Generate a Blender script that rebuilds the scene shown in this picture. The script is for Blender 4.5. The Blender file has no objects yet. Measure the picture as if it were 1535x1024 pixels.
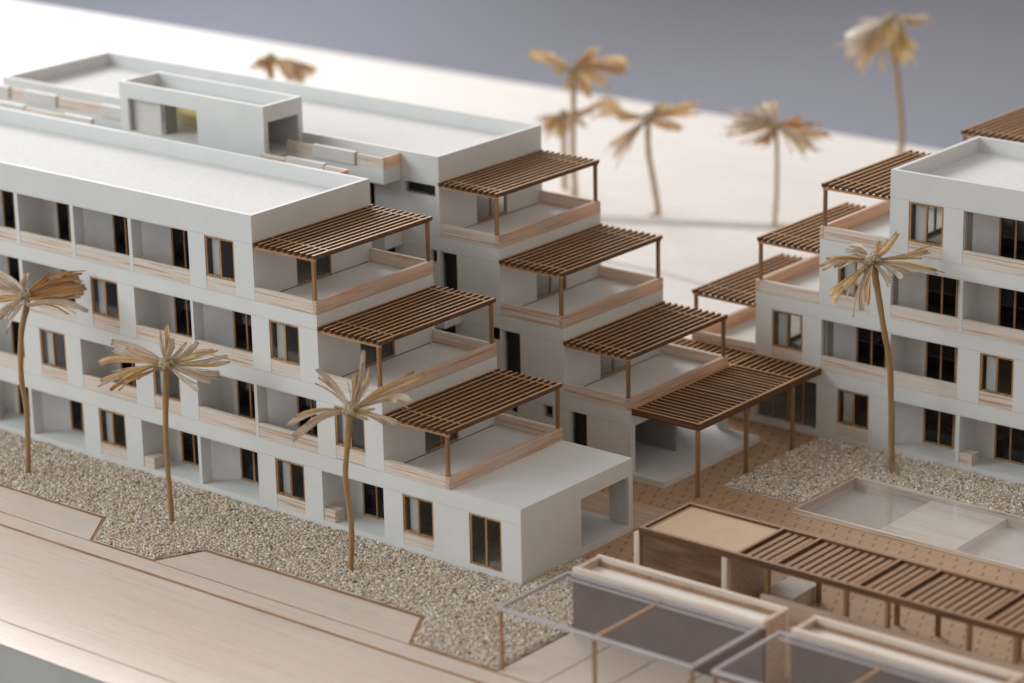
import bpy, math, random
import numpy as np
from mathutils import Vector, Matrix
random.seed(7)
RNG = np.random.default_rng(11)
S = bpy.context.scene
COL = S.collection
rad = math.radians

# ------------------------------------------------------------ camera
cam = bpy.data.cameras.new("camera")
camo = bpy.data.objects.new("camera", cam)
COL.objects.link(camo)
R = Vector((0.77475576, 0.63194994, -0.01981898))
U = Vector((-0.17975512, 0.25021169, 0.95135808))
F = Vector((-0.60616962, 0.73350759, -0.30744919))
M = Matrix((R, U, -F)).transposed().to_4x4()
M.translation = Vector((64.10802, -77.87151, 42.47818))
camo.matrix_world = M
cam.sensor_width = 36.0
cam.lens = 99.4719
cam.clip_start = 1.0
cam.clip_end = 4000.0
cam.dof.use_dof = True
cam.dof.focus_distance = 114.5
cam.dof.aperture_fstop = 0.088
S.camera = camo

# ------------------------------------------------------------ light
W = bpy.data.worlds.new("World")
S.world = W
W.use_nodes = True
W.node_tree.nodes["Background"].inputs[0].default_value = (1.0, 0.90, 0.82, 1)
W.node_tree.nodes["Background"].inputs[1].default_value = 0.50


def area(name, az, el, dist, sx, sy, power, col, target=(0, 8, 2)):
    l = bpy.data.lights.new(name, 'AREA')
    l.shape = 'RECTANGLE'
    l.size, l.size_y = sx, sy
    l.energy = power
    l.color = col
    o = bpy.data.objects.new(name, l)
    COL.objects.link(o)
    d = Vector((math.cos(rad(az)) * math.cos(rad(el)), math.sin(rad(az)) * math.cos(rad(el)), math.sin(rad(el))))
    o.location = Vector(target) + d * dist
    o.rotation_euler = d.to_track_quat('Z', 'Y').to_euler()
    return o


area("window_light", 155, 24, 430, 240, 130, 1780000, (1.0, 0.975, 0.955))
area("room_window_light", 222, 27, 270, 190, 110, 400000, (0.80, 0.93, 1.0))
sp = bpy.data.lights.new("backdrop_fill_spot", 'SPOT')  # unseen lamp added only to brighten the floor behind the model
sp.energy = 8000000
sp.spot_size = rad(46)
sp.spot_blend = 0.8
sp.shadow_soft_size = 30
sp.color = (0.93, 0.95, 1.0)
spo = bpy.data.objects.new("backdrop_fill_spot", sp)
COL.objects.link(spo)
spo.location = (-370, 470, 420)
spo.rotation_euler = (Vector((-370, 470, 420)) - Vector((-470, 300, -75))).to_track_quat('Z', 'Y').to_euler()
S.view_settings.view_transform = 'Standard'
S.view_settings.look = 'None'
S.view_settings.exposure = 0.0
S.view_settings.gamma = 1.0
S.cycles.max_bounces = 8
S.cycles.transparent_max_bounces = 16
S.cycles.caustics_reflective = False
S.cycles.caustics_refractive = False


# ------------------------------------------------------------ materials
def mat(name):
    m = bpy.data.materials.new(name)
    m.use_nodes = True
    nt = m.node_tree
    return m, nt, nt.nodes["Principled BSDF"]


def N(nt, t, **kw):
    n = nt.nodes.new(t)
    for k, v in kw.items():
        if hasattr(n, k):
            setattr(n, k, v)
        else:
            n.inputs[k].default_value = v
    return n


def pos(nt, scale=(1, 1, 1), rot=(0, 0, 0)):
    g = N(nt, 'ShaderNodeNewGeometry')
    mp = N(nt, 'ShaderNodeMapping')
    mp.inputs['Scale'].default_value = scale
    mp.inputs['Rotation'].default_value = rot
    nt.links.new(g.outputs['Position'], mp.inputs['Vector'])
    return mp.outputs['Vector']


def ramp(nt, fac, stops):
    r = N(nt, 'ShaderNodeValToRGB')
    e = r.color_ramp.elements
    while len(e) < len(stops):
        e.new(0.5)
    for i, (p, c) in enumerate(stops):
        e[i].position = p
        e[i].color = (*c, 1)
    nt.links.new(fac, r.inputs['Fac'])
    return r.outputs['Color']


def noise(nt, vec, scale, detail=4, rough=0.55):
    n = N(nt, 'ShaderNodeTexNoise')
    n.inputs['Scale'].default_value = scale
    n.inputs['Detail'].default_value = detail
    n.inputs['Roughness'].default_value = rough
    nt.links.new(vec, n.inputs['Vector'])
    return n.outputs['Fac']


def bump(nt, b, h, strength, dist):
    n = N(nt, 'ShaderNodeBump')
    n.inputs['Strength'].default_value = strength
    n.inputs['Distance'].default_value = dist
    nt.links.new(h, n.inputs['Height'])
    nt.links.new(n.outputs['Normal'], b.inputs['Normal'])


def card(name, c0, c1, sc=1.2, grain=14, bs=0.25, rough=0.62):
    m, nt, b = mat(name)
    v = pos(nt)
    nt.links.new(ramp(nt, noise(nt, v, sc, 5), [(0.3, c0), (0.7, c1)]), b.inputs['Base Color'])
    b.inputs['Roughness'].default_value = rough
    bump(nt, b, noise(nt, v, grain, 3), bs, 0.02)
    return m


def wood(name, axis, c0, c1, c2, rough=0.6, fine=9.0, long=0.35, streak=(0.42, 0.55, 0.70), spec=0.5):
    """straight-grained wood, grain along the given axis"""
    m, nt, b = mat(name)
    s = [fine] * 3
    s['xyz'.index(axis)] = long
    v = pos(nt, s)
    f1 = noise(nt, v, 1.0, 6, 0.62)
    col = ramp(nt, f1, [(streak[0], c2), (streak[1], c1), (streak[2], c0)])
    s2 = [v_ * 6 for v_ in s]
    s2['xyz'.index(axis)] = 1.2
    f2 = noise(nt, pos(nt, s2), 1.0, 2)
    mx = N(nt, 'ShaderNodeMix')
    mx.data_type = 'RGBA'
    mx.blend_type = 'MULTIPLY'
    mx.inputs[0].default_value = 0.35
    nt.links.new(col, mx.inputs[6])
    nt.links.new(ramp(nt, f2, [(0.3, (0.72, 0.66, 0.62)), (0.6, (1, 1, 1))]), mx.inputs[7])
    nt.links.new(mx.outputs[2], b.inputs['Base Color'])
    b.inputs['Roughness'].default_value = rough
    b.inputs['Specular IOR Level'].default_value = spec
    bump(nt, b, f2, 0.25, 0.02)
    return m


def clear(name, tint, refl=1.0, rough=0.03, gloss=(1, 1, 1), op=0.0, opcol=(0.5, 0.5, 0.5)):
    """thin clear sheet: see-through plus a Fresnel reflection (and a little haze)"""
    m, nt, b = mat(name)
    nt.nodes.remove(b)
    tr = N(nt, 'ShaderNodeBsdfTransparent')
    tr.inputs['Color'].default_value = (*tint, 1)
    gl = N(nt, 'ShaderNodeBsdfGlossy')
    gl.inputs['Color'].default_value = (*gloss, 1)
    gl.inputs['Roughness'].default_value = rough
    df = N(nt, 'ShaderNodeBsdfDiffuse')
    df.inputs['Color'].default_value = (*opcol, 1)
    m0 = N(nt, 'ShaderNodeMixShader')
    m0.inputs[0].default_value = op
    nt.links.new(tr.outputs[0], m0.inputs[1])
    nt.links.new(df.outputs[0], m0.inputs[2])
    lw = N(nt, 'ShaderNodeLayerWeight')
    lw.inputs['Blend'].default_value = 0.5
    pw = N(nt, 'ShaderNodeMath')
    pw.operation = 'POWER'
    pw.inputs[1].default_value = 5.0
    nt.links.new(lw.outputs['Facing'], pw.inputs[0])
    ma = N(nt, 'ShaderNodeMath')
    ma.operation = 'MULTIPLY_ADD'
    ma.inputs[1].default_value = 0.95 * refl
    ma.inputs[2].default_value = 0.04 * refl
    nt.links.new(pw.outputs[0], ma.inputs[0])
    mx = N(nt, 'ShaderNodeMixShader')
    nt.links.new(ma.outputs[0], mx.inputs[0])
    nt.links.new(m0.outputs[0], mx.inputs[1])
    nt.links.new(gl.outputs[0], mx.inputs[2])
    nt.links.new(mx.outputs[0], nt.nodes["Material Output"].inputs['Surface'])
    return m


WHITE = card("white_card", (0.665, 0.672, 0.66), (0.705, 0.71, 0.695), 0.8, 9, 0.22)
ROOFC = card("roof_card", (0.65, 0.65, 0.65), (0.71, 0.71, 0.71), 3.5, 10, 0.9, 0.85)
INNER = card("inner_shade_card", (0.30, 0.28, 0.26), (0.36, 0.34, 0.31))  # darkened card: the dimness of closed rooms is in the colour
CURTAIN = card("pale_card", (0.72, 0.76, 0.78), (0.80, 0.83, 0.84), 2.0)
BALSA_X = wood("balsa_along_x", 'x', (0.82, 0.745, 0.665), (0.77, 0.675, 0.585), (0.52, 0.325, 0.20), streak=(0.36, 0.455, 0.56), fine=11, long=0.22)
BALSA_Y = wood("balsa_along_y", 'y', (0.79, 0.685, 0.59), (0.71, 0.585, 0.48), (0.47, 0.29, 0.175), streak=(0.36, 0.46, 0.57), fine=11, long=0.22)  # end boards carry their darker, warmer side shade in the colour
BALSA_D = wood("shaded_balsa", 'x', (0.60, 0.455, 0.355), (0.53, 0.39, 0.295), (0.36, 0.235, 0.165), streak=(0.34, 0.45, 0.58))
BALSA_B = wood("pale_balsa", 'x', (0.93, 0.87, 0.81), (0.88, 0.80, 0.72), (0.66, 0.47, 0.35), streak=(0.30, 0.42, 0.56))
BALSA_Z = wood("balsa_end", 'z', (0.84, 0.74, 0.66), (0.80, 0.68, 0.60), (0.66, 0.50, 0.42))
YELLOW_LIT = card("yellow_lit_card", (0.90, 0.84, 0.62), (0.92, 0.87, 0.68), 1.0)  # yellowed card: warm light inside the stair tower put into its colour
for mm, k_, tc_ in ((BALSA_X, .12, (0.92, 0.66, 0.48)), (BALSA_Y, .32, (0.95, 0.62, 0.40)), (YELLOW_LIT, .6, (0.95, 0.88, 0.62))):          # thin balsa and the tower's added panel let a warm glow through
    nt_ = mm.node_tree
    b_ = nt_.nodes["Principled BSDF"]
    t_ = N(nt_, 'ShaderNodeBsdfTranslucent')
    t_.inputs['Color'].default_value = (*tc_, 1)
    ms_ = N(nt_, 'ShaderNodeMixShader')
    ms_.inputs[0].default_value = k_
    nt_.links.new(b_.outputs[0], ms_.inputs[1])
    nt_.links.new(t_.outputs[0], ms_.inputs[2])
    nt_.links.new(ms_.outputs[0], nt_.nodes["Material Output"].inputs['Surface'])
PLY = wood("plywood", 'x', (0.775, 0.668, 0.585), (0.735, 0.622, 0.54), (0.655, 0.535, 0.455), rough=0.31, fine=6.0, long=0.14, streak=(0.30, 0.5, 0.70), spec=0.75)
PLYFAR = wood("plywood_lit", 'x', (0.83, 0.80, 0.78), (0.80, 0.765, 0.745), (0.755, 0.715, 0.69), rough=0.40, fine=1.2, long=0.05, streak=(0.30, 0.5, 0.72))  # far plywood: the wash of window light is in its pale tone
CHAR = wood("laser_cut_edge", 'x', (0.20, 0.095, 0.04), (0.14, 0.064, 0.027), (0.075, 0.033, 0.014), rough=0.7)
BURN = wood("scorched_groove", 'x', (0.50, 0.30, 0.155), (0.42, 0.245, 0.125), (0.29, 0.16, 0.078), rough=0.7)
SLAT_Y = wood("slat_wood_y", 'y', (0.64, 0.385, 0.19), (0.53, 0.305, 0.145), (0.35, 0.185, 0.082), rough=0.40, streak=(0.32, 0.5, 0.68))
SLAT_X = wood("slat_wood_x", 'x', (0.62, 0.37, 0.185), (0.51, 0.29, 0.14), (0.34, 0.18, 0.08), rough=0.40, streak=(0.32, 0.5, 0.68))
FRAME = wood("window_frame_wood", 'z', (0.52, 0.315, 0.15), (0.43, 0.25, 0.115), (0.26, 0.14, 0.062), rough=0.42)
POST = wood("post_wood", 'z', (0.42, 0.25, 0.12), (0.33, 0.19, 0.09), (0.20, 0.11, 0.05), rough=0.45)
DARKW = wood("dark_stained_board", 'x', (0.25, 0.145, 0.085), (0.20, 0.113, 0.064), (0.13, 0.07, 0.038), rough=0.65, fine=3, spec=0.25)
BROWNP = card("brown_board", (0.115, 0.082, 0.068), (0.135, 0.098, 0.082), 1.5, 20, 0.1, 0.5)
CARDB = card("cardboard", (0.50, 0.355, 0.225), (0.545, 0.39, 0.255), 2.2, 16, 0.3, 0.75)
TRAY = card("tray_card", (0.76, 0.70, 0.65), (0.81, 0.75, 0.70), 1.5, 12, 0.2)
SPECK = card("sand_paper", (0.56, 0.52, 0.47), (0.68, 0.635, 0.58), 9, 30, 0.3)
PANE = clear("window_pane", (0.88, 0.88, 0.87), 0.7, 0.02)
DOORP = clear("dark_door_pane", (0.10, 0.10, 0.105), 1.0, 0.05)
ACRYL = clear("clear_acrylic", (0.97, 0.962, 0.962), 0.28, 0.06, op=0.015, opcol=(0.7, 0.68, 0.68))
ACRYL_POOL = clear("pool_lid_acrylic", (0.985, 0.98, 0.98), 0.8, 0.08, op=0.07, opcol=(0.9, 0.88, 0.87))  # whitish veil puts the lid's bright reflection into the colour
ACRYL_EDGE = card("acrylic_edge", (0.40, 0.365, 0.375), (0.48, 0.445, 0.455), 1.0, 10, 0.1, 0.25)
BASEW = card("painted_board_edge", (0.42, 0.41, 0.36), (0.50, 0.49, 0.44), 0.25, 6, 0.1)
FLOORM = card("studio_floor", (0.213, 0.230, 0.290), (0.235, 0.252, 0.312), 0.004, 0.5, 0.0, 0.6)


def paving_mat():
    """fine engraved courses along x with short scorched joints, staggered row by row"""
    m, nt, b = mat("engraved_paving")
    g = N(nt, 'ShaderNodeNewGeometry')
    sp_ = N(nt, 'ShaderNodeSeparateXYZ')
    nt.links.new(g.outputs['Position'], sp_.inputs[0])

    def mth(op, a, b_=None, c_=None):
        n = N(nt, 'ShaderNodeMath')
        n.operation = op
        for i_, v_ in enumerate((a, b_, c_)):
            if v_ is None:
                continue
            if hasattr(v_, 'links'):
                nt.links.new(v_, n.inputs[i_])
            else:
                n.inputs[i_].default_value = v_
        return n.outputs[0]
    x, y = sp_.outputs['X'], sp_.outputs['Y']
    wob = mth('MULTIPLY_ADD', noise(nt, g.outputs['Position'], 2.0, 2), 0.06, -0.03)
    course = mth('FRACT', mth('DIVIDE', mth('ADD', y, wob), 0.175))
    groove = mth('LESS_THAN', course, 0.30)
    ry = mth('DIVIDE', y, 0.70)
    row = mth('FLOOR', ry)
    fy = mth('FRACT', ry)
    xx = mth('ADD', mth('DIVIDE', x, 0.62), mth('MULTIPLY', row, 0.5))
    xx = mth('ADD', xx, mth('MULTIPLY', fy, 0.35))
    fx = mth('FRACT', mth('ADD', xx, mth('MULTIPLY', wob, 1.2)))
    dash = mth('MULTIPLY', mth('LESS_THAN', fx, 0.17), mth('MULTIPLY', mth('GREATER_THAN', fy, 0.1), mth('LESS_THAN', fy, 0.62)))
    col = ramp(nt, noise(nt, pos(nt, (0.5, 4, 4)), 1.0, 5), [(0.3, (0.48, 0.31, 0.19)), (0.7, (0.58, 0.39, 0.25))])

    def mixc(fac, k, c_in, c_):
        n = N(nt, 'ShaderNodeMix')
        n.data_type = 'RGBA'
        nt.links.new(mth('MULTIPLY', fac, k), n.inputs[0])
        nt.links.new(c_in, n.inputs[6])
        n.inputs[7].default_value = (*c_, 1)
        return n.outputs[2]
    col = mixc(groove, 0.75, col, (0.28, 0.165, 0.095))
    col = mixc(dash, 0.55, col, (0.16, 0.085, 0.045))
    nt.links.new(col, b.inputs['Base Color'])
    b.inputs['Roughness'].default_value = 0.55
    h = mth('SUBTRACT', 1.0, mth('MAXIMUM', groove, dash))
    bump(nt, b, h, 0.4, 0.02)
    return m


PAVE = paving_mat()


def attr_mat(name, attr, rough=0.7, streak=None, trans=0.0, bumpy=None):
    m, nt, b = mat(name)
    a = N(nt, 'ShaderNodeAttribute')
    a.attribute_name = attr
    col = a.outputs['Color']
    if streak:
        uv = N(nt, 'ShaderNodeUVMap')
        mp = N(nt, 'ShaderNodeMapping')
        mp.inputs['Scale'].default_value = streak
        nt.links.new(uv.outputs[0], mp.inputs['Vector'])
        f = noise(nt, mp.outputs[0], 1.0, 4)
        mx = N(nt, 'ShaderNodeMix')
        mx.data_type = 'RGBA'
        mx.blend_type = 'MULTIPLY'
        mx.inputs[0].default_value = 0.9
        nt.links.new(col, mx.inputs[6])
        nt.links.new(ramp(nt, f, [(0.34, (0.42, 0.31, 0.24)), (0.52, (0.95, 0.93, 0.9)), (0.75, (1.1, 1.1, 1.1))]), mx.inputs[7])
        col = mx.outputs[2]
        bump(nt, b, f, 0.7, 0.03)
    nt.links.new(col, b.inputs['Base Color'])
    b.inputs['Roughness'].default_value = rough
    if trans:
        t = N(nt, 'ShaderNodeBsdfTranslucent')
        nt.links.new(col, t.inputs['Color'])
        ms = N(nt, 'ShaderNodeMixShader')
        ms.inputs[0].default_value = trans
        nt.links.new(b.outputs[0], ms.inputs[1])
        nt.links.new(t.outputs[0], ms.inputs[2])
        nt.links.new(ms.outputs[0], nt.nodes["Material Output"].inputs['Surface'])
    return m


GRAIN = attr_mat("gravel_grains", "grain_color", 0.75)
PETAL = attr_mat("dried_petal", "petal_color", 0.36, (13, 0.7, 1), 0.50)
STEM = attr_mat("dried_stem", "petal_color", 0.5, (10, 0.4, 1))


# ------------------------------------------------------------ mesh helpers
class MB:
    """collects boxes / quads in world coordinates and links them as ONE mesh object"""

    def __init__(self):
        self.v, self.f, self.mi = [], [], []

    def quad(self, a, b, c, d, mi=0):
        n = len(self.v)
        self.v += [a, b, c, d]
        self.f.append((n, n + 1, n + 2, n + 3))
        self.mi.append(mi)

    def box(self, x0, x1, y0, y1, z0, z1, mi=0, top=None):
        x0, x1 = min(x0, x1), max(x0, x1)
        y0, y1 = min(y0, y1), max(y0, y1)
        n = len(self.v)
        self.v += [(x0, y0, z0), (x1, y0, z0), (x1, y1, z0), (x0, y1, z0), (x0, y0, z1), (x1, y0, z1), (x1, y1, z1), (x0, y1, z1)]
        fs = [(0, 3, 2, 1), (4, 5, 6, 7), (0, 1, 5, 4), (1, 2, 6, 5), (2, 3, 7, 6), (3, 0, 4, 7)]
        for i, f in enumerate(fs):
            self.f.append(tuple(n + k for k in f))
            self.mi.append(mi if (top is None or i > 1) else top)
        return self

    def prism(self, poly, z0, z1, mi=0, top=None):
        n = len(self.v)
        k = len(poly)
        self.v += [(x, y, z0) for x, y in poly] + [(x, y, z1) for x, y in poly]
        self.f.append(tuple(n + k + i for i in range(k)))
        self.mi.append(mi if top is None else top)
        self.f.append(tuple(n + i for i in reversed(range(k))))
        self.mi.append(mi)
        for i in range(k):
            j = (i + 1) % k
            self.f.append((n + i, n + j, n + k + j, n + k + i))
            self.mi.append(mi)
        return self

    def mesh(self, name, mats, origin):
        me = bpy.data.meshes.new(name)
        ox, oy, oz = origin
        me.from_pydata([(x - ox, y - oy, z - oz) for x, y, z in self.v], [], self.f)
        for m in (mats if isinstance(mats, (list, tuple)) else [mats]):
            me.materials.append(m)
        me.polygons.foreach_set('material_index', self.mi)
        me.update()
        return me

    def build(self, name, mats, parent=None, origin=None):
        if origin is None:
            a = np.array(self.v)
            lo, hi = a.min(0), a.max(0)
            origin = ((lo[0] + hi[0]) / 2, (lo[1] + hi[1]) / 2, lo[2])
        o = bpy.data.objects.new(name, self.mesh(name, mats, origin))
        COL.objects.link(o)
        place(o, origin, parent)
        return o


def wpos(o):
    p = Vector(o.location)
    q = o.parent
    while q:
        p += Vector(q.location)
        q = q.parent
    return p


def place(o, origin, parent, rz=0.0):
    """world position for a child (parents are never rotated)"""
    o.parent = parent
    o.location = Vector(origin) - (wpos(parent) if parent else Vector())
    o.rotation_euler = (0, 0, rz)


def inst(mesh, name, origin, parent, rz=0.0):
    o = bpy.data.objects.new(name, mesh)
    COL.objects.link(o)
    place(o, origin, parent, rz)
    return o


def thing(name, label, cat, loc, group=None):
    o = bpy.data.objects.new(name, None)
    COL.objects.link(o)
    o.location = loc
    o.empty_display_size = 0.5
    o['label'] = label
    o['category'] = cat
    if group:
        o['group'] = group
    return o


def tag(o, label, cat, group=None):
    o['label'] = label
    o['category'] = cat
    if group:
        o['group'] = group
    return o


def grid_wall(mb, axis, us, zs, solid, d0, d1, mi=0):
    """wall in a vertical plane cut on a grid; solid(u, z) says where it is filled.
    axis 'x': wall runs along x with thickness d0..d1 in y; axis 'y': the other way round"""
    us = sorted(set(round(u, 4) for u in us))
    zs = sorted(set(round(z, 4) for z in zs))
    nu, nz = len(us) - 1, len(zs) - 1
    S_ = [[solid((us[i] + us[i + 1]) / 2, (zs[j] + zs[j + 1]) / 2) for j in range(nz)] for i in range(nu)]

    def P(u, d, z):
        return (u, d, z) if axis == 'x' else (d, u, z)
    flip = axis == 'y'

    def Q(a, b, c, d):
        mb.quad(*((a, b, c, d) if not flip else (d, c, b, a)), mi)
    g = lambda i, j: 0 <= i < nu and 0 <= j < nz and S_[i][j]
    for i in range(nu):
        for j in range(nz):
            if not S_[i][j]:
                continue
            a, b, c, d = us[i], us[i + 1], zs[j], zs[j + 1]
            Q(P(a, d0, c), P(b, d0, c), P(b, d0, d), P(a, d0, d))
            Q(P(b, d1, c), P(a, d1, c), P(a, d1, d), P(b, d1, d))
            if not g(i - 1, j):
                Q(P(a, d1, c), P(a, d0, c), P(a, d0, d), P(a, d1, d))
            if not g(i + 1, j):
                Q(P(b, d0, c), P(b, d1, c), P(b, d1, d), P(b, d0, d))
            if not g(i, j - 1):
                Q(P(a, d1, c), P(b, d1, c), P(b, d0, c), P(a, d0, c))
            if not g(i, j + 1):
                Q(P(a, d0, d), P(b, d0, d), P(b, d1, d), P(a, d1, d))


# ------------------------------------------------------------ the setting
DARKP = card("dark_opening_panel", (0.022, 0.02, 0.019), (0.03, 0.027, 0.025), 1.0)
mb = MB()
mb.box(-1500, 900, -500, 1900, -76, -75)
o = mb.build("floor", FLOORM)
o['kind'] = 'structure'

bb = MB().box(-125, 4.10, -15.75, 67, -4.0, -0.06)
bb.box(4.10, 26.9, -15.75, 12.60, -4.0, -0.06).box(4.10, 26.9, 17.30, 67, -4.0, -0.06).box(26.9, 62, -15.75, 67, -4.0, -0.06).box(4.10, 26.9, 12.60, 17.30, -4.0, -0.60)
base = bb.build("baseboard", [CHAR], origin=(0, 20, -4.0))
base.data.materials.clear()
base.data.materials.append(BASEW)
base['kind'] = 'structure'


SLAT_D = wood("pavilion_slat", 'y', (0.42, 0.25, 0.14), (0.345, 0.198, 0.11), (0.22, 0.12, 0.064), rough=0.5, streak=(0.32, 0.5, 0.68))
WARM_LIT = card("warm_lit_card", (0.63, 0.60, 0.56), (0.68, 0.65, 0.61), 1.0)  # white card with warm bounced light mixed into its colour


def sheet(poly, name="plywood_sheet", m=PLY, z0=-0.0195, z1=0.0):
    MB().prism(poly, z0, z1, 1, 0).build(name, [m, BURN], base)


def rect(x0, x1, y0, y1):
    return [(x0, y0), (x1, y0), (x1, y1), (x0, y1)]


MB().box(-125, 62, -15.70, 12.4, -0.0598, -0.020).build("scorched_underlay", BURN, base)
sheet(rect(-125, 62, -15.80, -14.36))
sheet(rect(-125, 62, -14.30, -7.88))
sheet(rect(-125, 62, -7.70, -6.82))
sheet([(-125, -6.76), (-17.02, -6.76), (-18.42, -4.80), (-125, -4.90)])
sheet([(-13.28, -6.76), (0.10, -6.76), (-1.12, -4.70), (-12.40, -4.84)])
xs = [4.28, 6.18, 8.26, 10.33, 12.40, 14.47, 16.54, 18.61, 20.68, 40, 62]
for a, b in zip(xs[:-1], xs[1:]):
    sheet(rect(a, b - 0.05, -6.74, -2.30))
sheet([(-125, -4.60), (-60, -4.60), (-60, 20.0), (-125, 20.0)], m=PLYFAR)
sheet(rect(-60, 4.10, -2.26, 21.2), "engraved_paving", PAVE)
sheet(rect(4.10, 26.9, -2.26, 12.58), "engraved_paving", PAVE)
sheet(rect(4.10, 26.9, 17.32, 21.2), "engraved_paving", PAVE)
sheet(rect(26.9, 62, -2.26, 21.2), "engraved_paving", PAVE)
sheet(rect(-125, 62, 21.24, 67.05), m=PLYFAR)
sheet(rect(-4.2, -0.05, 7.3, 9.7), "engraved_paving", wood("paving_pale", 'x', (0.62, 0.49, 0.385), (0.58, 0.45, 0.35), (0.50, 0.38, 0.29), fine=6, long=0.5), 0.001, 0.005)
for yy in (10.95, 11.15):
    MB().box(1.28, 1.50, yy, yy + 1.45, 0.001, 0.012).build("inlay_strip", SLAT_Y, base) if yy < 11 else None

terr = MB()
terr.prism([(-46, 36.5), (-21, 37.1), (-9, 35.4), (20, 36.5), (20, 66.8), (-124, 66.8), (-124, 38)], 0.001, 0.12)
o = terr.build("terrain_layer", PLYFAR)
o['kind'] = 'structure'
terr = MB()
terr.prism([(-60, 40.5), (-33, 41.6), (-29.5, 42.9), (-21.4, 46.9), (-13, 51.2), (14, 60), (14, 66.7), (-123.9, 66.7), (-123.9, 40.5)], 0.121, 0.42)
o = terr.build("terrain_layer", PLYFAR)
o['kind'] = 'structure'


# ------------------------------------------------------------ gravel
def ico(sub=0):
    t = (1 + 5 ** .5) / 2
    v = np.array([(-1, t, 0), (1, t, 0), (-1, -t, 0), (1, -t, 0), (0, -1, t), (0, 1, t), (0, -1, -t), (0, 1, -t), (t, 0, -1), (t, 0, 1), (-t, 0, -1), (-t, 0, 1)], float)
    v /= np.linalg.norm(v[0])
    f = np.array([(0, 11, 5), (0, 5, 1), (0, 1, 7), (0, 7, 10), (0, 10, 11), (1, 5, 9), (5, 11, 4), (11, 10, 2), (10, 7, 6), (7, 1, 8), (3, 9, 4), (3, 4, 2), (3, 2, 6), (3, 6, 8), (3, 8, 9), (4, 9, 5), (2, 4, 11), (6, 2, 10), (8, 6, 7), (9, 8, 1)])
    return v, f


def in_poly(p, poly):
    x, y = p[:, 0], p[:, 1]
    r = np.zeros(len(p), bool)
    k = len(poly)
    for i in range(k):
        x0, y0 = poly[i]
        x1, y1 = poly[(i + 1) % k]
        c = ((y0 > y) != (y1 > y)) & (x < (x1 - x0) * (y - y0) / ((y1 - y0) or 1e-9) + x0)
        r ^= c
    return r


GCOL = np.array([(0.655, 0.555, 0.445), (0.70, 0.62, 0.52), (0.58, 0.475, 0.365), (0.74, 0.68, 0.61), (0.50, 0.405, 0.31), (0.65, 0.50, 0.325), (0.40, 0.335, 0.27), (0.81, 0.78, 0.73), (0.58, 0.53, 0.48), (0.58, 0.39, 0.24), (0.13, 0.115, 0.105)])


def gravel(name, label, poly, holes, dens, r0, r1, weights, bed_col, base_z=0.012):
    xs_, ys_ = [p[0] for p in poly], [p[1] for p in poly]
    A = (max(xs_) - min(xs_)) * (max(ys_) - min(ys_))
    n = int(A * dens)
    p = np.stack([RNG.uniform(min(xs_), max(xs_), n), RNG.uniform(min(ys_), max(ys_), n)], 1)
    k = in_poly(p, poly)
    for h in holes:
        k &= ~in_poly(p, h)
    dist = np.full(len(p), 9.0)                 # thin out towards the glued edge
    for (xa, ya), (xb, yb) in zip(poly, poly[1:] + poly[:1]):
        L2 = (xb - xa) ** 2 + (yb - ya) ** 2
        t = np.clip(((p[:, 0] - xa) * (xb - xa) + (p[:, 1] - ya) * (yb - ya)) / L2, 0, 1)
        dist = np.minimum(dist, np.hypot(p[:, 0] - xa - t * (xb - xa), p[:, 1] - ya - t * (yb - ya)))
    k &= (dist > 0.16) | (RNG.random(len(p)) < 0.35)
    k &= dist > 0.05
    p = p[k]
    n = len(p)
    v0, f0 = ico()
    nv = len(v0)
    rad_ = r0 + (r1 - r0) * RNG.random(n) ** 3.2
    sc = rad_[:, None] * RNG.uniform(0.8, 1.15, (n, 3))
    sc[:, 2] *= 0.75
    ang = RNG.uniform(0, 6.283, n)
    til = RNG.uniform(-0.35, 0.35, (n, 2))
    V = v0[None] * (1 + RNG.uniform(-0.22, 0.22, (n, nv, 1))) * sc[:, None, :]
    c, s = np.cos(ang)[:, None], np.sin(ang)[:, None]
    x = V[..., 0] * c - V[..., 1] * s
    y = V[..., 0] * s + V[..., 1] * c
    z = V[..., 2] + x * til[:, :1] + y * til[:, 1:]
    zc = base_z + sc[:, 2] * 0.55 + RNG.uniform(0, 0.035, n)
    V = np.stack([x + p[:, :1], y + p[:, 1:], z + zc[:, None]], -1).reshape(-1, 3)
    Fc = (f0[None] + (np.arange(n) * nv)[:, None, None]).reshape(-1, 3)
    w = np.array(weights, float)
    ci = RNG.choice(len(GCOL), n, p=w / w.sum())
    col = GCOL[ci] * RNG.uniform(0.82, 1.15, (n, 1))
    # bed
    bed = [(x_, y_, 0.008) for x_, y_ in poly] + [(x_, y_, 0.002) for x_, y_ in poly]
    me = bpy.data.meshes.new(name)
    faces = [tuple(range(len(V), len(V) + len(poly)))]
    tot = len(V) + len(poly)
    me.vertices.add(tot)
    me.vertices.foreach_set('co', np.concatenate([V, np.array(bed[:len(poly)])]).ravel())
    nl = len(Fc) * 3 + len(poly)
    me.loops.add(nl)
    me.loops.foreach_set('vertex_index', np.concatenate([Fc.ravel(), np.arange(len(V), tot)]).astype(np.int32))
    me.polygons.add(len(Fc) + 1)
    ls = np.concatenate([np.arange(len(Fc)) * 3, [len(Fc) * 3]]).astype(np.int32)
    me.polygons.foreach_set('loop_start', ls)
    me.update(calc_edges=True)
    at = me.attributes.new("grain_color", 'FLOAT_COLOR', 'POINT')
    full = np.ones((tot, 4), np.float32)
    full[:len(V), :3] = np.repeat(col, nv, 0)
    full[len(V):, :3] = bed_col
    at.data.foreach_set('color', full.ravel())
    me.materials.append(GRAIN)
    me.validate()
    o = bpy.data.objects.new(name, me)
    COL.objects.link(o)
    o['kind'] = 'stuff'
    o['label'] = label
    o['category'] = 'gravel'
    return o


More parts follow.
